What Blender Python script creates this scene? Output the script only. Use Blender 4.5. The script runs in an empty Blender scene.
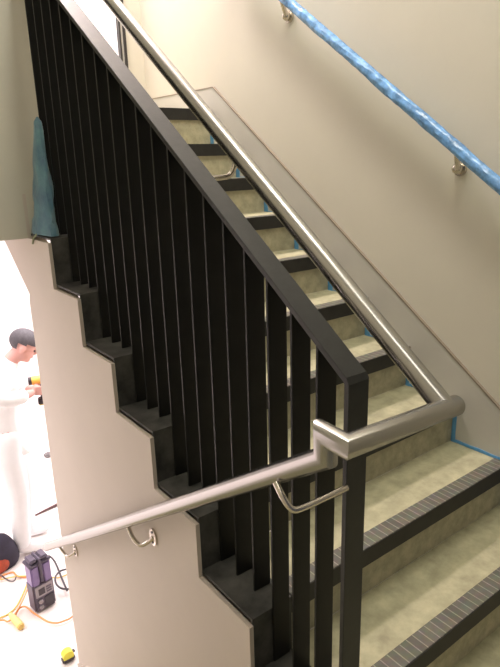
import bpy, bmesh, math, random
from mathutils import Vector, Matrix, noise
random.seed(4)
sc = bpy.context.scene
COL = sc.collection
PI = math.pi
V = Vector

# ---------------------------------------------------------------- helpers
ORIGIN = {}          # world position of each object's own origin

def tag(o, label=None, cat=None, group=None, kind=None):
    if label: o['label'] = label
    if cat: o['category'] = cat
    if group: o['group'] = group
    if kind: o['kind'] = kind
    return o

def thing(name, label, cat, loc, group=None):
    o = bpy.data.objects.new(name, None)
    o.location = loc
    o.empty_display_size = .1
    COL.objects.link(o)
    ORIGIN[o.name] = V(loc)
    return tag(o, label, cat, group)

def obj(name, bm, mat, parent=None, smooth=False, at=None):
    """link a bmesh built in world coordinates as one mesh object"""
    bmesh.ops.recalc_face_normals(bm, faces=bm.faces[:])
    if parent is not None: org = ORIGIN[parent.name]
    else: org = V(at) if at is not None else V((0, 0, 0))
    for v in bm.verts: v.co -= org
    me = bpy.data.meshes.new(name)
    bm.to_mesh(me); bm.free()
    mats = mat if isinstance(mat, (list, tuple)) else [mat]
    for m in mats: me.materials.append(m)
    if smooth:
        for p in me.polygons: p.use_smooth = True
        try: me.set_sharp_from_angle(angle=math.radians(38))
        except Exception: pass
    o = bpy.data.objects.new(name, me)
    COL.objects.link(o)
    if parent is not None: o.parent = parent
    else: o.location = org
    ORIGIN[o.name] = org
    return o

def bx(bm, x0, x1, y0, y1, z0, z1, bev=0, mi=0):
    vs = [bm.verts.new((x, y, z)) for x in (x0, x1) for y in (y0, y1) for z in (z0, z1)]
    idx = [(0,1,3,2),(4,6,7,5),(0,4,5,1),(2,3,7,6),(0,2,6,4),(1,5,7,3)]
    fs = [bm.faces.new([vs[i] for i in f]) for f in idx]
    for f in fs: f.material_index = mi
    if bev:
        es = list({e for f in fs for e in f.edges})
        bmesh.ops.bevel(bm, geom=es, offset=bev, segments=2, affect='EDGES')
    return vs

def prism_x(bm, pts, x0, x1):
    """extrude a (y,z) polygon along x"""
    a = [bm.verts.new((x0, y, z)) for y, z in pts]
    b = [bm.verts.new((x1, y, z)) for y, z in pts]
    bm.faces.new(a); bm.faces.new(b[::-1])
    n = len(pts)
    for i in range(n):
        bm.faces.new((a[i], b[i], b[(i+1) % n], a[(i+1) % n]))

def ribbon_x(bm, pts, th, x0, x1):
    """bent flat bar: (y,z) centre path, thickness th, from x0 to x1"""
    P = [V((0, y, z)) for y, z in pts]
    off = []
    for i, p in enumerate(P):
        d0 = (P[i] - P[i-1]).normalized() if i else (P[1]-P[0]).normalized()
        d1 = (P[i+1] - P[i]).normalized() if i < len(P)-1 else d0
        n0 = V((0, -d0.z, d0.y)); n1 = V((0, -d1.z, d1.y))
        m = (n0 + n1).normalized()
        off.append(m * (th/2 / max(.3, m.dot(n0))))
    up = [p + o for p, o in zip(P, off)]; dn = [p - o for p, o in zip(P, off)]
    prism_x(bm, [(p.y, p.z) for p in up] + [(p.y, p.z) for p in dn[::-1]], x0, x1)

def tube(bm, path, r, seg=20, cap=True, rfun=None):
    """round tube along a polyline, mitred at the corners"""
    P = [V(p) for p in path]
    n = len(P)
    T = []
    for i in range(n):
        d0 = (P[i]-P[i-1]).normalized() if i else (P[1]-P[0]).normalized()
        d1 = (P[i+1]-P[i]).normalized() if i < n-1 else d0
        T.append((d0, d1))
    d = T[0][0]
    u = d.cross(V((0, 0, 1)))
    if u.length < 1e-3: u = d.cross(V((1, 0, 0)))
    u.normalize(); w = d.cross(u).normalized()
    rings = []
    prev = d
    for i in range(n):
        d0, d1 = T[i]
        q = prev.rotation_difference(d0)
        u = q @ u; w = q @ w; prev = d0
        m = (d0 + d1)
        m = m.normalized() if m.length > 1e-4 else d0
        ring = []
        for k in range(seg):
            a = 2*PI*k/seg
            rr = r if rfun is None else r*rfun(i, a)
            c = u*math.cos(a)*rr + w*math.sin(a)*rr
            if i and i < n-1:
                c = c - d0*(c.dot(m)/d0.dot(m))     # onto the mitre plane
            ring.append(bm.verts.new(P[i] + c))
        rings.append(ring)
    for a, b in zip(rings, rings[1:]):
        for k in range(seg):
            bm.faces.new((a[k], a[(k+1) % seg], b[(k+1) % seg], b[k]))
    if cap:
        bm.faces.new(rings[0][::-1]); bm.faces.new(rings[-1])
    return rings

def smooth_path(pts, n=8):
    P = [V(p) for p in pts]
    P = [P[0]*2 - P[1]] + P + [P[-1]*2 - P[-2]]
    out = []
    for i in range(1, len(P)-2):
        for k in range(n):
            t = k/n
            a, b, c, d = P[i-1], P[i], P[i+1], P[i+2]
            out.append(.5*((2*b) + (c-a)*t + (2*a-5*b+4*c-d)*t*t + (3*b-a-3*c+d)*t**3))
    out.append(P[-2])
    return out

def disc(bm, c, nrm, r, h, seg=20):
    n = V(nrm).normalized()
    tube(bm, [V(c) - n*h/2, V(c) + n*h/2], r, seg)

def ball(bm, c, r, sx=1, sy=1, sz=1, seg=16, rot=None):
    M = Matrix.Translation(V(c)) @ (rot.to_4x4() if rot else Matrix()) @ Matrix.Diagonal((r*sx, r*sy, r*sz, 1))
    return bmesh.ops.create_uvsphere(bm, u_segments=seg, v_segments=seg//2+2, radius=1, matrix=M)['verts']

# ---------------------------------------------------------------- materials
def mat(name, col, rough=.6, metal=0, var=0, vscale=6, bump=0, bscale=60, spec=.5, dark=None, aniso=None, trans=0):
    m = bpy.data.materials.new(name); m.use_nodes = True
    nt = m.node_tree; N = nt.nodes; L = nt.links
    b = N['Principled BSDF']
    b.inputs['Base Color'].default_value = (*col, 1)
    b.inputs['Roughness'].default_value = rough
    b.inputs['Metallic'].default_value = metal
    b.inputs['Specular IOR Level'].default_value = spec
    if trans: b.inputs['Transmission Weight'].default_value = trans
    tc = N.new('ShaderNodeTexCoord')
    if var:
        nz = N.new('ShaderNodeTexNoise'); nz.inputs['Scale'].default_value = vscale
        nz.inputs['Detail'].default_value = 6; nz.inputs['Roughness'].default_value = .65
        rp = N.new('ShaderNodeValToRGB')
        rp.color_ramp.elements[0].position = .3; rp.color_ramp.elements[1].position = .7
        lo = dark or tuple(c*(1-var) for c in col)
        rp.color_ramp.elements[0].color = (*lo, 1)
        rp.color_ramp.elements[1].color = (*[min(1, c*(1+var*.5)) for c in col], 1)
        L.new(tc.outputs['Object'], nz.inputs['Vector'])
        L.new(nz.outputs['Fac'], rp.inputs['Fac'])
        L.new(rp.outputs['Color'], b.inputs['Base Color'])
    if bump:
        n2 = N.new('ShaderNodeTexNoise'); n2.inputs['Scale'].default_value = bscale
        n2.inputs['Detail'].default_value = 4
        if aniso:
            mp = N.new('ShaderNodeMapping'); mp.inputs['Scale'].default_value = aniso
            L.new(tc.outputs['Object'], mp.inputs['Vector']); L.new(mp.outputs['Vector'], n2.inputs['Vector'])
        else:
            L.new(tc.outputs['Object'], n2.inputs['Vector'])
        bp = N.new('ShaderNodeBump'); bp.inputs['Strength'].default_value = bump
        bp.inputs['Distance'].default_value = .004
        L.new(n2.outputs['Fac'], bp.inputs['Height']); L.new(bp.outputs['Normal'], b.inputs['Normal'])
    return m

M_wall = mat('painted_wall', (.62, .595, .51), .55, var=.03, vscale=2.5, bump=.06, bscale=90, spec=.3)
M_wallw = mat('under_stair_wall', (.60, .53, .465), .6, var=.03, vscale=3, bump=.06, bscale=90, spec=.3)
M_panel = mat('stringer_panel', (.51, .50, .455), .35, var=.04, vscale=4)
M_pedge = mat('panel_edge', (.25, .21, .16), .5)
M_conc = mat('concrete', (.43, .41, .265), .75, var=.30, vscale=15, bump=.12, bscale=45)
M_concr = mat('concrete_riser', (.46, .43, .30), .8, var=.30, vscale=22, bump=.15, bscale=70)
M_black = mat('black_paint', (.009, .009, .0085), .45, var=.3, vscale=20, spec=.25)
M_rail = mat('black_rail', (.015, .016, .015), .46, var=.35, vscale=30, spec=.42, bump=.05, bscale=200)
M_dusty = mat('dusty_black', (.070, .068, .062), .6, var=.6, vscale=11, spec=.4, dark=(.016, .016, .015))
M_nose = mat('nosing_black', (.026, .025, .022), .5, var=.3, vscale=20, spec=.35)
M_steel = mat('brushed_steel', (.38, .37, .35), .27, metal=1, bump=.06, bscale=30, aniso=(1, 1, 1))
M_steel2 = mat('bracket_steel', (.62, .57, .50), .24, metal=1)
M_blue = mat('blue_film', (.17, .39, .74), .25, var=.6, vscale=22, bump=1, bscale=38, spec=.7)
M_tape = mat('blue_tape', (.11, .33, .60), .6, var=.15, vscale=30)
M_bag = mat('blue_bag', (.13, .28, .32), .3, var=.5, vscale=9, bump=1, bscale=22, spec=.6, dark=(.06, .13, .23))
M_string = mat('green_string', (.30, .33, .20), .7)
M_white = mat('white_paint', (.86, .84, .83), .6, var=.02, vscale=3, spec=.3)
M_floorw = mat('bright_floor', (.86, .80, .775), .5, var=.10, vscale=2.2, spec=.3)
M_frame = mat('dark_frame', (.03, .028, .026), .4)
M_alu = mat('pale_frame', (.55, .53, .48), .4)
M_skin = mat('skin', (.62, .33, .29), .55)
M_hair = mat('grey_hair', (.085, .075, .085), .7, var=.3, vscale=60)
M_shirt = mat('white_shirt', (.84, .83, .83), .8, var=.03, vscale=12, bump=.3, bscale=18)
M_trous = mat('white_trousers', (.82, .82, .83), .8, var=.04, vscale=10, bump=.3, bscale=14)
M_shoe = mat('pale_shoe', (.86, .84, .85), .6)
M_yel = mat('tool_yellow', (.85, .50, .10), .4)
M_lyel = mat('lime_yellow', (.80, .74, .06), .4)
M_pyel = mat('pale_yellow', (.85, .66, .25), .45)
M_dark = mat('dark_plastic', (.045, .035, .045), .45)
M_purp = mat('purple_plastic', (.24, .17, .36), .35, var=.1, vscale=12)
M_pgrey = mat('purple_grey', (.11, .09, .13), .5)
M_screen = mat('screen_grey', (.34, .31, .33), .3)
M_cloth = mat('bag_cloth', (.03, .025, .045), .8, var=.35, vscale=14, bump=.4, bscale=40)
M_red = mat('red_cloth', (.42, .07, .03), .7, var=.35, vscale=25)
M_orange = mat('orange_cable', (.80, .33, .12), .5)
M_ycable = mat('yellow_cable', (.72, .50, .14), .5)
M_kcable = mat('black_cable', (.05, .04, .05), .5)
M_pink = mat('pale_pipe', (.55, .42, .50), .5)
M_rust = mat('dark_rod', (.10, .05, .05), .5, metal=.3)
M_scrap = mat('grey_scrap', (.20, .18, .18), .8, var=.4, vscale=30)

def grip_material():
    m = bpy.data.materials.new('ribbed_grip'); m.use_nodes = True
    N = m.node_tree.nodes; L = m.node_tree.links
    b = N['Principled BSDF']; b.inputs['Roughness'].default_value = .55
    tc = N.new('ShaderNodeTexCoord')
    br = N.new('ShaderNodeTexBrick')
    br.inputs['Scale'].default_value = 1
    br.inputs['Brick Width'].default_value = .028
    br.inputs['Row Height'].default_value = .064
    br.inputs['Mortar Size'].default_value = .0022
    br.inputs['Mortar Smooth'].default_value = .3
    br.offset = .35
    br.inputs['Color1'].default_value = (.165, .16, .128, 1)
    br.inputs['Color2'].default_value = (.125, .12, .097, 1)
    br.inputs['Mortar'].default_value = (.34, .33, .27, 1)
    nz = N.new('ShaderNodeTexNoise'); nz.inputs['Scale'].default_value = 40
    mx = N.new('ShaderNodeMix'); mx.data_type = 'RGBA'; mx.blend_type = 'MULTIPLY'; mx.inputs['Factor'].default_value = .5
    L.new(tc.outputs['Object'], br.inputs['Vector'])
    L.new(tc.outputs['Object'], nz.inputs['Vector'])
    L.new(br.outputs['Color'], mx.inputs['A']); L.new(nz.outputs['Color'], mx.inputs['B'])
    L.new(mx.outputs['Result'], b.inputs['Base Color'])
    bp = N.new('ShaderNodeBump'); bp.inputs['Strength'].default_value = .6; bp.inputs['Distance'].default_value = .003
    L.new(br.outputs['Fac'], bp.inputs['Height']); bp.invert = True
    L.new(bp.outputs['Normal'], b.inputs['Normal'])
    return m
M_grip = grip_material()

def glow_material(name, col, s):
    m = bpy.data.materials.new(name); m.use_nodes = True
    b = m.node_tree.nodes['Principled BSDF']
    b.inputs['Base Color'].default_value = (.8, .8, .8, 1)
    b.inputs['Emission Color'].default_value = (*col, 1)
    b.inputs['Emission Strength'].default_value = s
    return m
M_day = glow_material('daylit_pane', (1.0, .88, .90), 1.0)

# ---------------------------------------------------------------- measures of the place
R = .18           # riser
G = .2496         # going
W = 1.281         # width of the upper flight
FL = -1.62        # lower floor
UP = 9*R + .022          # upper landing
CEIL = 4.3

def structure(name, bm, m):
    o = obj(name, bm, m); o['kind'] = 'structure'; return o

# ---------------------------------------------------------------- setting
bm = bmesh.new(); bx(bm, W, W+.15, -2.2, 3.05, -.4, CEIL)
structure('wall_right', bm, M_wall)
bm = bmesh.new(); bx(bm, -1.55, W, -2.2, 0.0, -.40, -.18); bx(bm, .0, W, 0.0, .03, -.40, -.18)
structure('floor_landing', bm, M_conc)
bm = bmesh.new(); bx(bm, .0, W, 10*G, 3.05, UP-.25, UP)
structure('floor_upper', bm, M_conc)
bm = bmesh.new(); bx(bm, -1.70, -1.55, -2.2, 1.747, FL, CEIL)
structure('wall_left', bm, M_wall)
bm = bmesh.new(); bx(bm, -1.70, W+.15, -2.35, 3.4, CEIL, CEIL+.12)
structure('ceiling', bm, M_white)
# header over the lower flight
bm = bmesh.new(); bx(bm, -1.70, .122, 1.742, 1.93, 1.06, CEIL)
structure('wall_upper', bm, M_wall)
# rear wall of the upper landing, with a tall glazed opening
bm = bmesh.new()
bx(bm, 1.165, W+.15, 3.05, 3.2, 1.06, CEIL)
bx(bm, -.10, 1.165, 3.05, 3.2, 1.06, UP+.10)
bx(bm, -.10, 1.165, 3.05, 3.2, 3.75, CEIL)
bx(bm, -.10, .10, 3.05, 3.2, UP+.10, 3.75)
structure('wall_rear', bm, M_wall)
wn = thing('window_1', 'tall bright glazed panel with dark mullions at the head of the stairs', 'window', (.6, 3.08, UP+.10))
wn['kind'] = 'structure'
bm = bmesh.new()
bx(bm, 1.110, 1.122, 3.04, 3.10, UP+.10, 3.75); bx(bm, 1.140, 1.152, 3.03, 3.10, UP+.10, 3.75)
bx(bm, .10, 1.110, 3.06, 3.10, UP+.10, UP+.13); bx(bm, .10, 1.110, 3.06, 3.10, 3.72, 3.75); bx(bm, .10, .125, 3.06, 3.10, UP+.13, 3.72)
obj('window_frame', bm, M_frame, wn)
bm = bmesh.new(); bx(bm, 1.122, 1.140, 3.05, 3.10, UP+.10, 3.75); bx(bm, 1.152, 1.165, 3.05, 3.10, UP+.10, 3.75)
obj('jamb', bm, M_alu, wn)
bm = bmesh.new(); bx(bm, .125, 1.110, 3.075, 3.085, UP+.13, 3.72)
obj('pane', bm, M_day, wn)

# wall under the upper flight: saw-toothed top, end at y = 1.915, sloping soffit beyond
saw = []
for k in range(0, 10):
    saw += [(k*G - .006, (k-1)*R - .019), (k*G - .006, k*R - .019)]
saw[0] = (-.006, FL)
poly = saw + [(2.62, 9*R-.019), (2.62, 1.384), (1.833, .806), (1.848, .775), (1.868, -.2), (1.868, FL)]
bm = bmesh.new(); prism_x(bm, poly, -.014, -.0005)
core = [(.35, FL), (.35, .06), (2.62, UP-.12), (2.62, 1.384), (1.833, .806), (1.846, .775), (1.866, -.2), (1.866, FL)]
prism_x(bm, core, -.0005, .10)
structure('wall_center', bm, M_wallw)
# lower flight, descending away on the left of that wall
pts = [(-.02, -.40), (-.02, -.181)]
for j in range(8):
    y0 = .0 + .27*j
    if j: pts += [(y0, -.18-.18*j)]
    else: pts += [(0, -.181), (0, -.36)]
    if j: pts[-1:] = [(y0, -.18-.18*j), (y0, -.36-.18*j)]
pts += [(.27*7, FL), (1.6, FL), (1.0, -1.2)]
clean = []
for p in pts:
    if not clean or (abs(p[0]-clean[-1][0])+abs(p[1]-clean[-1][1])) > 1e-5: clean.append(p)
bm = bmesh.new(); prism_x(bm, clean, -1.55, -.025)
structure('floor_flight', bm, M_conc)
# sloping skirting at the foot of that wall
bm = bmesh.new()
def sk(y): return -1.325 + .666*(1.934-y)
prism_x(bm, [(.05, sk(.05)), (1.87, sk(1.87)), (1.87, FL), (1.80, FL), (.05, sk(.05)-.32)], -.024, -.014)
structure('baseboard_center', bm, M_wallw)

# the bright room at the foot of the lower flight
bm = bmesh.new(); bx(bm, -4, 5.5, -.2, 9.2, FL-.1, FL)
structure('floor', bm, M_floorw)
bm = bmesh.new(); bx(bm, -4, .0, 1.93, 9.2, 1.06, 1.2); bx(bm, W+.15, 5.5, 1.93, 9.2, 1.06, 1.2); bx(bm, .0, W+.15, 3.2, 9.2, 1.06, 1.2)
structure('ceiling_lower', bm, M_white)
bm = bmesh.new(); bx(bm, -4, 5.5, 9.0, 9.2, FL, 1.06)
structure('wall_far', bm, M_white)
bm = bmesh.new(); bx(bm, -4.1, -4, 1.75, 9.2, FL, 1.06)
structure('wall_far_left', bm, M_white)
bm = bmesh.new(); bx(bm, 5.5, 5.6, 1.75, 9.2, FL, 1.06)
structure('wall_far_right', bm, M_white)
bm = bmesh.new(); bx(bm, -4, -1.70, 1.747, 1.93, FL, 1.06); bx(bm, W+.15, 5.5, 1.747, 1.93, FL, 1.06)
structure('wall_near', bm, M_white)

# stringer panel on the right wall
tr = thing('trim_1', 'grey sloping stringer panel along the foot of the right wall', 'trim', (W, 0, 0)); tr['kind'] = 'structure'
def ptop(y): return .396 + .7195*(y-.318)
bm = bmesh.new()
prism_x(bm, [(-.45, ptop(-.45)), (2.215, 1.757), (3.05, 1.765), (3.05, 1.55), (2.4, 1.45), (-.45, -.42)], W-.012, W)
obj('sheet', bm, M_panel, tr)
bm = bmesh.new()
ribbon_x(bm, [(-.45, ptop(-.45)+.003), (2.215, 1.760), (3.05, 1.768)], .006, W-.014, W)
obj('top_edge', bm, M_pedge, tr)
for y in (.50, .749, .997, 1.238, 1.478, 1.72, 1.967):
    bm = bmesh.new(); disc(bm, (W-.014, y, ptop(y)-.165), (1, 0, 0), .006, .008, 10)
    obj('screw', bm, M_steel2, tr)

# blue masking tape zigzag between panel and steps
bm = bmesh.new()
X0, X1 = W-.0145, W-.0122
rnd = random.Random(2)
def strip(y0, z0, y1, z1, w):
    n = max(3, int(math.hypot(y1-y0, z1-z0)/.03))
    d = V((0, y1-y0, z1-z0)).normalized(); q = V((0, -d.z, d.y))
    prev = None
    for i in range(n+1):
        t = i/n; p = V((X0, y0+(y1-y0)*t, z0+(z1-z0)*t))
        j = (rnd.random()-.5)*.004
        a = bm.verts.new(p + V((-.0015*rnd.random(), 0, 0))); b = bm.verts.new(p + q*(w+j) + V((-.001*rnd.random(), 0, 0)))
        c = bm.verts.new(V((X1, a.co.y, a.co.z))); e = bm.verts.new(V((X1, b.co.y, b.co.z)))
        if prev:
            pa, pb, pc, pe = prev
            for f in ((pa, a, b, pb), (pc, pe, e, c), (pa, pc, c, a), (pb, b, e, pe)): bm.faces.new(f)
        else: bm.faces.new((a, c, e, b))
        prev = (a, b, c, e)
    a, b, c, e = prev; bm.faces.new((a, b, e, c))
for k in range(0, 9):
    strip(k*G+.002, k*R+.001, (k+1)*G+.012, k*R+.001, (.003 if k > 2 else .012) if k else .014)
    wv = .030 if k > 2 else .018
    strip((k+1)*G+.012, k*R-.001, (k+1)*G+.012, (k+1)*R-.062, wv)
tag(obj('masking_tape', bm, M_tape, at=(W, 0, 0)), 'blue masking tape zigzagging where the steps meet the grey stringer panel', 'tape')

# ---------------------------------------------------------------- staircase
st = thing('staircase', 'concrete staircase with black ribbed nosings climbing away beside the beige wall', 'staircase', (.7, 0, -.18))
for k in range(0, 10):
    y0 = k*G; zk = k*R if k < 9 else UP
    bm = bmesh.new()
    bx(bm, .137, W-.012, y0+.014, y0+G+.014, (k-1)*R, zk-.001)
    s = obj('step', bm, M_conc if k == 9 else [M_conc], st)
    # riser gets the rougher cast face
    s.data.materials.append(M_concr)
    for p in s.data.polygons:
        if abs(p.normal.y) > .9: p.material_index = 1
    bm = bmesh.new()
    prism_x(bm, [(y0, zk-.060), (y0, zk+.001), (y0+.062, zk+.001), (y0+.062, zk-.004), (y0+.013, zk-.004), (y0+.013, zk-.060)], .137, W-.012)
    obj('nosing', bm, M_nose, s)
    bm = bmesh.new(); bx(bm, .139, W-.014, y0+.003, y0+.060, zk, zk+.003)
    gs = obj('grip_strip', bm, M_grip, s)
    gs.location = gs.location + V((0, 0, 0))
    # texture rows start at the nosing edge
    sh = V((0, y0 - .0, 0)) - ORIGIN[s.name].copy()
    off = V((0, y0, 0)) - V((0, ORIGIN[s.name].y, 0))
    for v in gs.data.vertices: v.co -= off
    gs.location = off

# ---------------------------------------------------------------- balustrade
ba = thing('balustrade', 'black flat-bar balustrade along the open side of the concrete staircase', 'balustrade', (.09, 0, -.18))
# stepped folded plate, 12 mm in from the wall face
pl = [(-.0, -R)]
for k in range(0, 9):
    pl += [(k*G, k*R), ((k+1)*G, k*R)]
pl += [(9*G, UP), (9*G+.2, UP)]
bm = bmesh.new(); ribbon_x(bm, [(y+.002, z-.006) for y, z in pl], .008, .000, .137)
obj('stepped_plate', bm, M_dusty, ba)
SL = .722
def rz(y): return .913 + SL*(y+.016)           # top of the rail
bm = bmesh.new()
t = .012; yv = -.010
ribbon_x(bm, [(1.742, rz(1.742)-.008), (yv+.007, rz(yv+.007)-.007), (yv, rz(yv)-.013), (yv, -.18)], t, .066, .126)
bmesh.ops.bevel(bm, geom=[e for e in bm.edges if abs((e.verts[0].co-e.verts[1].co).x) < 1e-5 and (e.verts[0].co-e.verts[1].co).length > .02], offset=.0012, segments=1, affect='EDGES')
obj('top_rail', bm, M_rail, ba)
for k in range(1, 21):
    y = -.009 + .0832*k
    z0 = math.floor((y)/G)*R
    bm = bmesh.new()
    zt = rz(y) - .016
    vs = bx(bm, .0675, .1245, y+.001, y+.009, z0, zt)
    for v in vs:
        if v.co.z > z0+.1: v.co.z = rz(v.co.y) - .0155
    bmesh.ops.bevel(bm, geom=[e for e in bm.edges if abs((e.verts[0].co-e.verts[1].co).z) > .3], offset=.001, segments=1, affect='EDGES')
    obj('baluster', bm, M_black, ba)

# ---------------------------------------------------------------- steel handrail
hr = thing('handrail', 'brushed stainless steel handrail turning from the upper flight down to the lower one', 'handrail', (.05, -.1, -.18))
RT = .0220
XL = -.063
def uz(y): return .901 + .736*(y+.041)
def lz(y): return .763 - .674*y
Rc = V((.238, -.127, .843)); Lc = V((XL, -.135, .862)); D1 = V((XL, -.081, .864)); D2 = V((XL, -.083, lz(-.083)))
bm = bmesh.new()
dx = (Rc - Lc).normalized(); Re = Rc + dx*.034
tube(bm, [(.250, 1.9, uz(1.9)), Rc + V((0, .003, .000))], RT*1.07, 32)
tube(bm, [Re + dx*.006, Re + dx*.004, Re, Lc, D1, D2, (XL, 1.985, lz(1.985))], RT, 32, rfun=lambda i, a: (.72, .92, 1, 1, 1, 1, 1)[i])
obj('tube', bm, M_steel, hr, smooth=True)
def wall_bracket(y, zplate, ztube):
    bm = bmesh.new()
    disc(bm, (-.0175, y, zplate), (1, 0, 0), .022, .007, 20)
    for v in bm.verts: v.co.z = zplate + (v.co.z-zplate)*1.45
    o = obj('mounting_plate', bm, M_steel2, hr, smooth=True)
    for s in (-1, 1):
        b2 = bmesh.new(); disc(b2, (-.0215, y, zplate+s*.02), (1, 0, 0), .004, .004, 10); obj('screw', b2, M_dark, o)
    bm = bmesh.new()
    tube(bm, smooth_path([(-.0175, y, zplate), (-.026, y+.012, zplate-.018), (-.048, y+.040, zplate-.040), (XL+.006, y+.075, zplate-.030), (XL, y+.100, ztube)], 6), .0075, 12)
    obj('bracket_arm', bm, M_steel2, o, smooth=True)
wall_bracket(.773, .146, lz(.873)-RT+.004)
wall_bracket(1.65, -.423, lz(1.75)-RT+.004)
bm = bmesh.new()
tube(bm, smooth_path([(.064, -.018, .676), (.02, -.016, .675), (-.055, -.012, .674), (-.078, -.006, .677), (-.088, .010, .700), (-.086, .035, lz(.035)-RT+.004)], 6), .0070, 12)
obj('bracket_arm', bm, M_steel2, hr, smooth=True)
yb = .60; zz = uz(yb)-RT+.003
bm = bmesh.new()
tube(bm, smooth_path([(.250, yb, zz), (.245, yb, zz-.022), (.228, yb, zz-.046), (.200, yb, zz-.052), (.122, yb, zz-.052)], 6), .0075, 12)
obj('bracket_arm', bm, M_steel2, hr, smooth=True)

# ---------------------------------------------------------------- blue wrapped wall handrail
wr = thing('wall_handrail', 'steel handrail wrapped in crinkled blue film high on the beige right wall', 'handrail', (W, .8, 1.5))
XR = W - .08
def bz(y): return 1.561 + .719*(y-.808)
bm = bmesh.new(); tube(bm, [(XR, 1.98, bz(1.98)), (XR, -.25, bz(-.25))], .0185, 20)
obj('tube', bm, M_steel, wr, smooth=True)
bm = bmesh.new()
n = 240; path = [(XR, 1.96 - 2.19*i/240, bz(1.96 - 2.19*i/240)) for i in range(n+1)]
def crinkle(i, a):
    y = 2.19*i/240
    q = 1 + .22*abs(noise.noise(V((y*11, math.cos(a+y*6)*1.8, math.sin(a+y*6)*1.8)))) + .07*noise.noise(V((y*38, math.cos(a)*3, math.sin(a)*3)))
    # slack folds hanging under the tube here and there
    fold = max(0, noise.noise(V((y*3.2+4, 2, 0))))*.45*max(0, math.cos(a-1.0))**4
    return q + fold
tube(bm, path, .0212, 28, rfun=crinkle)
obj('plastic_wrap', bm, M_blue, wr, smooth=True)
for y, zp in ((.568, 1.283), (1.549, 1.985)):
    zp = bz(y) - .095
    bm = bmesh.new(); disc(bm, (W-.006, y, zp), (1, 0, 0), .026, .012, 24)
    o = obj('mounting_plate', bm, M_steel2, wr, smooth=True)
    bm = bmesh.new()
    tube(bm, smooth_path([(W-.008, y, zp), (W-.030, y-.006, zp+.004), (W-.060, y-.020, zp+.036), (XR+.004, y-.028, bz(y-.028)-.016)], 6), .011, 14)
    ball(bm, (W-.022, y+.002, zp+.002), .021, 1, 1, 1, 18)
    obj('bracket_arm', bm, M_steel2, o, smooth=True)

# ---------------------------------------------------------------- blue plastic bag on the ledge
bagroot = thing('plastic_bag', 'crumpled dusty blue plastic bag stuffed on the stair ledge beside the header wall', 'bag', (.03, 1.62, 6*R))
bm = bmesh.new()
rings = []
NZ, NA = 26, 28
for i in range(NZ+1):
    t = i/NZ
    z = 6*R + .004 + .445*t
    cx = .024 + .016*t
    wx = .034 - .020*t
    cy = 1.622 - .024*t + (.012 if t < .15 else 0)
    wy = .112*(1-t)**.75 + .016*(1-t**6) - .012*math.sin(t*PI)
    if i == NZ: wx = wy = .003
    ring = []
    for k in range(NA):
        a = 2*PI*k/NA
        nn = noise.noise(V((math.cos(a)*1.5, math.sin(a)*1.5, z*9)))*.25 + noise.noise(V((math.cos(a)*4, math.sin(a)*4, z*22)))*.14
        ring.append(bm.verts.new((min(.066, cx + wx*math.cos(a)*(1+nn)), max(1.503, cy + wy*math.sin(a)*(1+nn*.7)), z)))
    rings.append(ring)
for a, b in zip(rings, rings[1:]):
    for k in range(NA): bm.faces.new((a[k], a[(k+1) % NA], b[(k+1) % NA], b[k]))
bm.faces.new(rings[0][::-1]); bm.faces.new(rings[-1])
for v in bm.verts: v.co.y = min(v.co.y, 1.740)
obj('film', bm, M_bag, bagroot, smooth=True)
bm = bmesh.new()
tube(bm, smooth_path([(.02, 1.652, 6*R+.012), (-.006, 1.63, 6*R+.008), (-.016, 1.655, 6*R-.012), (-.022, 1.66, 6*R-.035)], 5), .004, 8)
obj('tie', bm, M_string, bagroot, smooth=True)

# ---------------------------------------------------------------- person at the foot of the stairs
FW = V((.97, -.243, 0)).normalized(); SD = V((.243, .97, 0)).normalized()      # forward, left side
PB = V((.354, 3.575, 0)) - FW*.182; PB.z = FL
def pw(f, s, z): return PB + FW*f + SD*s + V((0, 0, z))
def skin(chains, sub=2, root=0):
    """chains: list of [(f,s,z,radius), ...]; a chain may begin at an index of an earlier vertex"""
    bm = bmesh.new(); rad = []
    lut = []
    for ch in chains:
        prev = None
        for p in ch:
            if isinstance(p, int): prev = lut[p]; continue
            v = bm.verts.new(pw(*p[:3])); lut.append(v); rad.append(p[3])
            if prev is not None: bm.edges.new((prev, v))
            prev = v
    me = bpy.data.meshes.new('t'); bm.to_mesh(me); bm.free()
    o = bpy.data.objects.new('t', me); COL.objects.link(o)
    o.modifiers.new('s', 'SKIN').use_smooth_shade = True
    sv = me.skin_vertices[0].data
    for i, r in enumerate(rad): sv[i].radius = (r, r); sv[i].use_root = (i == root)
    m = o.modifiers.new('u', 'SUBSURF'); m.levels = m.render_levels = sub
    dg = bpy.context.evaluated_depsgraph_get()
    ev = o.evaluated_get(dg); m2 = bpy.data.meshes.new_from_object(ev)
    out = bmesh.new(); out.from_mesh(m2)
    bpy.data.objects.remove(o); bpy.data.meshes.remove(m2)
    return out
def remesh(bm, voxel):
    bmesh.ops.recalc_face_normals(bm, faces=bm.faces[:])
    me = bpy.data.meshes.new('t'); bm.to_mesh(me); bm.free()
    o = bpy.data.objects.new('t', me); COL.objects.link(o)
    m = o.modifiers.new('r', 'REMESH'); m.mode = 'VOXEL'; m.voxel_size = voxel
    m = o.modifiers.new('c', 'SMOOTH'); m.iterations = 2
    dg = bpy.context.evaluated_depsgraph_get()
    m2 = bpy.data.meshes.new_from_object(o.evaluated_get(dg))
    out = bmesh.new(); out.from_mesh(m2)
    bpy.data.objects.remove(o); bpy.data.meshes.remove(m2)
    return out
torso = [(-.02, 0, .98, .125), (-.03, 0, 1.11, .115), (-.02, 0, 1.27, .122), (.01, 0, 1.44, .115), (.07, 0, 1.555, .072)]
neck = [4, (.115, 0, 1.61, .056), (.155, 0, 1.65, .054)]
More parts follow.
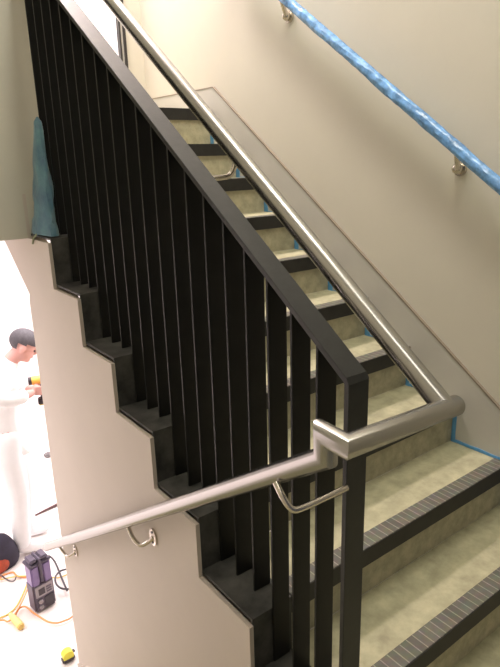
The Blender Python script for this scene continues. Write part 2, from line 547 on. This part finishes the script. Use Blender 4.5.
armR = [3, (.03, -.16, 1.485, .068), (.0, -.235, 1.465, .058), (-.03, -.31, 1.425, .050), (.02, -.325, 1.395, .046), (.13, -.275, 1.385, .040), (.225, -.19, 1.378, .031)]
armL = [3, (.03, .16, 1.485, .068), (.02, .21, 1.455, .058), (.04, .245, 1.34, .050), (.08, .23, 1.29, .046), (.17, .10, 1.31, .040), (.235, -.02, 1.335, .031)]
legR = [0, (-.03, -.095, .90, .098), (.0, -.105, .69, .083), (.01, -.11, .50, .062), (-.01, -.11, .29, .058), (-.03, -.11, .10, .042)]
legL = [0, (-.02, .095, .90, .098), (.04, .105, .69, .083), (.07, .11, .50, .062), (.04, .11, .29, .058), (.01, .11, .10, .042)]
body = skin([torso, neck, armR, armL, legR, legL])
# hands closed round the drill grip
def digits(f, s, z, side):
    b = bmesh.new()
    for i, ln in enumerate((.9, 1.0, .95, .8)):
        zz = z + .028 - .018*i
        tube(b, smooth_path([pw(f-.01, s+side*.012, zz), pw(f+.035*ln, s+side*.030, zz), pw(f+.070*ln, s+side*.010, zz), pw(f+.060*ln, s-side*.024, zz-.004)], 5), .0095, 10)
    tube(b, smooth_path([pw(f-.015, s, z+.03), pw(f+.02, s-side*.028, z+.045), pw(f+.055, s-side*.026, z+.05)], 5), .011, 10)
    ball(b, pw(f+.002, s+side*.006, z), .04, .9, .55, 1.05)
    return b
def join(dst, src):
    me = bpy.data.meshes.new('t'); src.to_mesh(me); src.free(); dst.from_mesh(me); bpy.data.meshes.remove(me)
join(body, digits(.245, -.175, 1.385, -1))
join(body, digits(.250, -.045, 1.345, 1))
# head, bowed towards the work
Rh = Matrix.Rotation(math.radians(33), 3, SD)
HC = pw(.20, 0, 1.685)
Axis = Matrix((FW, SD, V((0, 0, 1)))).transposed()
def hp(f, s, z): return HC + Rh @ (Axis @ V((f, s, z)))
rot = Rh @ Axis
ball(body, hp(-.008, 0, .03), .1, 1.0, .77, .90, 24, rot)
ball(body, hp(.022, 0, -.035), .078, .92, .80, 1.05, 24, rot)
ball(body, hp(.065, 0, -.085), .03, .9, 1.05, .75, 14, rot)      # chin
ball(body, hp(.098, 0, -.012), .018, .9, .75, 1.3, 12, rot)      # nose
ball(body, hp(.092, 0, .018), .012, .8, 3.6, .8, 12, rot)        # brow
for s in (-1, 1):
    ball(body, hp(-.004, s*.080, -.012), .030, .72, .30, 1.12, 14, rot)  # ears
ball(body, hp(.092, 0, -.052), .012, .7, 2.0, .7, 12, rot)       # lips
tube(body, [pw(.10, 0, 1.59), hp(-.01, 0, -.05)], .054, 18)
body = remesh(body, .0065)
pr = obj('person', body, M_skin, smooth=True, at=tuple(PB))
tag(pr, 'person in white work clothes standing bowed over a drill in the bright room', 'person')
# hair cap
bm = bmesh.new()
ball(bm, hp(-.014, 0, .040), .1, 1.07, .84, .93, 32, rot)
inv = rot.inverted()
dele = [v for v in bm.verts if (lambda q: (q.z < -.045) or (q.x > .015 and q.z < .03 + .1*(q.x-.015)) or (q.x > -.035 and q.z < .012))(inv @ (v.co - HC))]
bmesh.ops.delete(bm, geom=dele, context='VERTS')
obj('hair', bm, M_hair, pr, smooth=True)
for s in (-1, 1):
    bm = bmesh.new(); ball(bm, hp(.083, s*.031, .004), .0075, seg=10); obj('eye', bm, M_dark, pr, smooth=True)
def puff(bm, d):
    bm.normal_update()
    for v, n in [(v, v.normal.copy()) for v in bm.verts]: v.co += n*d
    return bm
sh = remesh(skin([torso, [4, (.105, 0, 1.60, .052)], [0, (-.02, 0, .87, .125)], armR[:6] + [(.165, -.245, 1.382, .037)], armL[:6] + [(.195, .05, 1.322, .037)]]), .010)
sh = puff(sh, .016)
obj('shirt', sh, M_shirt, pr, smooth=True)
tr_ = remesh(skin([torso[:2], legR[:0] + [0] + legR[1:5] + [(-.02, -.11, .07, .050)], [0] + legL[1:5] + [(.02, .11, .07, .050)]]), .010)
obj('trousers', puff(tr_, .020), M_trous, pr, smooth=True)
for f, s in ((-.02, -.11), (.02, .11)):
    bm = bmesh.new()
    ball(bm, pw(f+.065, s, .05), .05, 2.6, .95, .95, 18, Axis)
    ball(bm, pw(f-.01, s, .075), .05, 1.1, .95, 1.1, 16, Axis)
    for v in bm.verts: v.co.z = max(v.co.z, FL)
    obj('shoe', remesh(bm, .008), M_shoe, pr, smooth=True)

# drill in the hands
dr = thing('power_drill', 'yellow and black cordless drill held by the person in white', 'drill', tuple(pw(.27, -.12, 1.29)))
c = pw(.295, -.135, 1.448)
bm = bmesh.new(); tube(bm, [c - FW*.075, c - FW*.065, c + FW*.05, c + FW*.06], .034, 18); obj('motor_housing', bm, M_yel, dr, smooth=True)
bm = bmesh.new(); tube(bm, [c - FW*.10, c - FW*.09, c - FW*.075], .031, 18); obj('rear_cap', bm, M_dark, dr, smooth=True)
bm = bmesh.new(); tube(bm, [c + FW*.06, c + FW*.085, c + FW*.12], .024, 16, rfun=lambda i, a: (1.2, 1.1, .6)[i]); obj('chuck', bm, M_dark, dr, smooth=True)
bm = bmesh.new(); tube(bm, [c + FW*.12, c + FW*.20], .004, 8); obj('bit', bm, M_steel2, dr, smooth=True)
bm = bmesh.new(); tube(bm, [c - V((0, 0, .02)), c - V((0, 0, .08)) - FW*.006, c - V((0, 0, .145)) - FW*.012], .018, 16); obj('grip', bm, M_dark, dr, smooth=True)
bm = bmesh.new(); bx(bm, -.055, .055, -.036, .036, -.024, .024, .008)
bmesh.ops.transform(bm, matrix=Matrix.Translation(c + V((0, 0, -.168)) + FW*.004) @ Axis.to_4x4(), verts=bm.verts[:]); obj('battery', bm, M_dark, dr)
bm = bmesh.new(); bx(bm, -.050, .050, -.037, .037, -.006, .006, .003)
bmesh.ops.transform(bm, matrix=Matrix.Translation(c + V((0, 0, -.188)) + FW*.004) @ Axis.to_4x4(), verts=bm.verts[:]); obj('battery_base', bm, M_pyel, dr)

# ---------------------------------------------------------------- things on the bright floor
# tall machine with two purple columns
mr = thing('site_machine', 'upright black machine with two purple columns and a small screen on the bright floor', 'machine', (.06, 2.87, FL))
ux = V((.135, .020, 0)).normalized(); uy = V((-ux.y, ux.x, 0))
MO = V((.0, 2.785, FL)); MT = Matrix.Translation(MO) @ Matrix((ux, uy, V((0, 0, 1)))).transposed().to_4x4()
def mbox(*a, bev=0):
    bm = bmesh.new(); bx(bm, *a, bev); bmesh.ops.transform(bm, matrix=MT, verts=bm.verts[:]); return bm
MW, MD, H1, H2 = .150, .11, .225, .40
obj('base_unit', mbox(0, MW, 0, MD, 0, H1, bev=.012), M_pgrey, mr)
for x0 in (.004, MW/2+.012):
    bm = mbox(x0, x0+MW/2-.016, .002, MD-.01, H1-.02, H2-.035, bev=.010)
    obj('column', bm, M_purp, mr, smooth=True)
bm = bmesh.new()
bx(bm, -.003, MW+.003, .0, MD, H2-.038, H2-.018, .006)
bx(bm, MW/2-.010, MW/2+.010, -.004, MD, H1, H2+.012, .005)
bx(bm, .012, MW/2-.014, .01, MD-.01, H2-.014, H2+.012, .006)
bx(bm, MW/2+.016, MW-.012, .01, MD-.01, H2-.014, H2+.012, .006)
bmesh.ops.transform(bm, matrix=MT, verts=bm.verts[:]); obj('top_frame', bm, M_pgrey, mr)
pn = obj('display_panel', mbox(.014, MW-.012, -.006, .004, H1-.105, H1-.020, bev=.002), M_screen, mr)
obj('screen', mbox(.034, .078, -.009, -.004, H1-.088, H1-.040), M_dark, pn)
for i in range(3): obj('button', mbox(.090, .126, -.009, -.004, H1-.052-.019*i, H1-.042-.019*i), M_pgrey, pn)
for i, z in enumerate((.085, .040)):
    bm = bmesh.new(); disc(bm, MT @ V((.040, -.006, z)), uy, .015, .016, 16); obj('knob', bm, M_screen, mr, smooth=True)
obj('socket_plate', mbox(.070, .136, -.005, .004, .02, .105, bev=.002), M_dark, mr)

# soft tool bag, half out of frame
tb = thing('tool_bag', 'dark soft tool bag with a red side at the floor edge', 'bag', (-.03, 3.42, FL))
def bagmesh(sx, sy, sz, c):
    bm = bmesh.new()
    ball(bm, c, 1, sx, sy, sz, 32)
    for v in bm.verts:
        v.co += (v.co - V(c))*.14*noise.noise(v.co*9)
        v.co.z = max(v.co.z, FL+.001)
    return bm
obj('body', bagmesh(.140, .10, .20, (-.062, 3.47, FL+.085)), M_cloth, tb, smooth=True)
bm = bmesh.new()
ball(bm, (-.085, 3.435, FL+.075), 1, .10, .085, .095, 24)
for v in bm.verts: v.co.z = max(v.co.z, FL+.001)
obj('side_pocket', bm, M_red, tb, smooth=True)
bm = bmesh.new()
tube(bm, smooth_path([(-.115, 3.47, FL+.24), (-.110, 3.47, FL+.325), (-.080, 3.47, FL+.352), (-.050, 3.47, FL+.320), (-.050, 3.47, FL+.24)], 6), .013, 10)
obj('handle', bm, M_cloth, tb, smooth=True)

def cable(name, pts, r, m, label, group=None, lift=0):
    P = [(x, y, FL + r + lift + .004*abs(math.sin(i*1.7))) for i, (x, y) in enumerate(pts)]
    bm = bmesh.new(); tube(bm, smooth_path(P, 6), r, 8)
    tag(obj(name, bm, m, smooth=True, at=P[0]), label, 'cable', 'cords on the bright floor' if name == 'extension_cord' else 'black leads on the bright floor')
cable('extension_cord', [(-.20, 3.28), (-.082, 3.338), (-.049, 3.342), (-.016, 3.334), (-.002, 3.32), (.004, 3.27), (.035, 3.225), (.071, 3.197)], .006, M_orange, 'orange cord looping in front of the dark tool bag', lift=.0)
cable('extension_cord', [(-.111, 3.294), (-.01, 3.248), (.086, 3.185), (.218, 3.052), (.26, 3.029), (.40, 3.02)], .005, M_ycable, 'yellow cord running behind the purple columned machine', lift=.012)
cable('extension_cord', [(-.40, 2.93), (-.212, 2.904), (-.159, 2.907), (-.098, 2.936), (-.028, 3.025), (.039, 3.126)], .006, M_ycable, 'straight yellow cord rising from the floor edge towards the purple columned machine')
cable('extension_cord', [(-.42, 2.90), (-.223, 2.862), (-.182, 2.823), (-.137, 2.829), (-.084, 2.893), (-.043, 2.882), (-.022, 2.80), (-.0, 2.733), (.033, 2.644), (.078, 2.596), (.126, 2.581), (.173, 2.585), (.30, 2.63)], .006, M_orange, 'long orange cord curving across the floor in front of the purple columned machine', lift=.013)
cable('extension_cord', [(-.137, 2.835), (-.059, 2.92), (.026, 3.05), (.04, 3.08)], .005, M_orange, 'short orange cord between the pale yellow plug and the machine', lift=.026)
cable('power_lead', [(-.25, 3.33), (-.105, 3.315), (-.08, 3.269), (-.059, 3.209), (-.031, 3.195), (-.007, 3.23)], .005, M_kcable, 'black lead curling in front of the dark tool bag', lift=.024)
cable('power_lead', [(.135, 2.93), (.20, 3.20), (.259, 3.312), (.277, 3.25), (.274, 3.155), (.254, 2.987), (.239, 2.837)], .007, M_kcable, 'black lead running from the machine towards the wall corner', lift=.024)
cable('power_lead', [(.38, 3.04), (.319, 3.044), (.27, 3.058), (.218, 3.016), (.197, 2.946), (.205, 2.877), (.241, 2.834), (.30, 2.81)], .007, M_kcable, 'black lead coiled in a loop beside the wall corner', lift=.04)
# plug
pg = thing('plug_connector', 'pale yellow plug lying on the floor in front of the machine', 'plug', (-.14, 2.79, FL))
A0, A1 = V((-.150, 2.870, FL+.026)), V((-.125, 2.715, FL+.026))
bm = bmesh.new(); tube(bm, [A0, A0.lerp(A1, .25), A0.lerp(A1, .55), A1], .03, 16, rfun=lambda i, a: (.45, .7, .85, .80)[i])
obj('body', bm, M_pyel, pg, smooth=True)
bm = bmesh.new(); tube(bm, [A1, A1 + (A1-A0).normalized()*.012], .021, 16); obj('face', bm, M_ycable, pg, smooth=True)
# tape measure
tm = thing('tape_measure', 'lime yellow and black tape measure on the floor by the wall end', 'tape measure', (.032, 2.27, FL))
bm = bmesh.new(); bx(bm, -.005, .072, 2.245, 2.295, FL, FL+.035, .008); obj('case', bm, M_dark, tm, smooth=True)
bm = bmesh.new(); disc(bm, (.033, 2.27, FL+.045), (0, 1, 0), .034, .046, 28)
bmesh.ops.bevel(bm, geom=[e for e in bm.edges if len(e.link_faces) == 2 and e.calc_face_angle(0) > 1], offset=.006, segments=2, affect='EDGES')
obj('face', bm, M_lyel, tm, smooth=True)
bm = bmesh.new(); bx(bm, .058, .080, 2.258, 2.282, FL+.045, FL+.054, .002); obj('lock_button', bm, M_dark, tm)
# rod and scraps
bm = bmesh.new(); tube(bm, [(.285, 3.97, FL+.006), (.45, 3.99, FL+.014), (.62, 4.02, FL+.016)], .012, 10, rfun=lambda i, a: (.35, .9, 1.2)[i])
tag(obj('metal_rod', bm, M_rust, smooth=True, at=(.45, 4, FL)), 'thin dark metal rod lying on the bright floor beyond the handrail end', 'rod')
def scrap(name, x, y, s, label, seed):
    bm = bmesh.new(); bmesh.ops.create_icosphere(bm, subdivisions=3, radius=1)
    for v in bm.verts:
        v.co *= 1 + .35*noise.noise(v.co*1.8 + V((seed, 0, 0)))
        v.co = V((x + v.co.x*s, y + v.co.y*s*1.1, max(FL+.001, FL + s*.35 + v.co.z*s*.55)))
    tag(obj(name, bm, M_scrap, smooth=True, at=(x, y, FL)), label, 'scrap', 'rubble scraps on the bright floor')
scrap('rubble_scrap', .83, 5.01, .045, 'grey rubble scrap nearest the wall end on the bright floor', 1)
scrap('rubble_scrap', .50, 4.72, .030, 'small grey rubble scrap lying alone furthest from the wall end', 5)
scrap('rubble_scrap', .703, 5.30, .028, 'faint grey rubble scrap behind the other two on the bright floor', 9)

# ---------------------------------------------------------------- light
def area(name, loc, size, sizey, power, col, rot=(0, 0, 0)):
    l = bpy.data.lights.new(name, 'AREA'); l.shape = 'RECTANGLE'; l.size = size; l.size_y = sizey
    l.energy = power; l.color = col
    o = bpy.data.objects.new(name, l); o.location = loc; o.rotation_euler = rot
    COL.objects.link(o); return o
area('stair_light', (.45, .55, CEIL-.03), .35, 1.3, 60, (1.0, .95, .83))
area('landing_light', (-.3, -1.2, CEIL-.03), .35, 1.2, 18, (1.0, .95, .83))
area('upper_light', (.65, 2.65, CEIL-.03), .6, .4, 125, (1.0, .85, .84))
for i, (x, y) in enumerate(((-1.6, 3.4), (.9, 3.4), (3.2, 3.4), (-1.6, 6.6), (.9, 6.6), (3.2, 6.6))):
    area('room_light', (x, y, 1.04), 1.4, 1.4, 60, (1.0, .93, .95))

w = bpy.data.worlds.new('world'); sc.world = w; w.use_nodes = True
w.node_tree.nodes['Background'].inputs['Color'].default_value = (.9, .9, 1, 1)
w.node_tree.nodes['Background'].inputs['Strength'].default_value = .12

# ---------------------------------------------------------------- camera
cd = bpy.data.cameras.new('camera'); cam = bpy.data.objects.new('camera', cd); COL.objects.link(cam)
cd.sensor_fit = 'VERTICAL'; cd.sensor_height = 36; cd.lens = 575.783*36/667
cd.clip_start = .02
m = Matrix(((0.7964079579269658, 0.19309282217988624, -0.5731051618797437),
            (-0.6041412613355316, 0.2111756322335147, -0.7683867442262967),
            (-0.02734412007202437, 0.9581857932433471, 0.28483729517762335))).to_4x4()
m.translation = (-0.73359154, -0.76094064, 1.34001673)
cam.matrix_world = m
sc.camera = cam
sc.view_settings.view_transform = 'Standard'
sc.view_settings.look = 'None'
sc.view_settings.exposure = 0
sc.view_settings.gamma = 1
sc.view_settings.use_curve_mapping = False
sc.cycles.use_denoising = True
sc.cycles.max_bounces = 10
sc.cycles.diffuse_bounces = 6
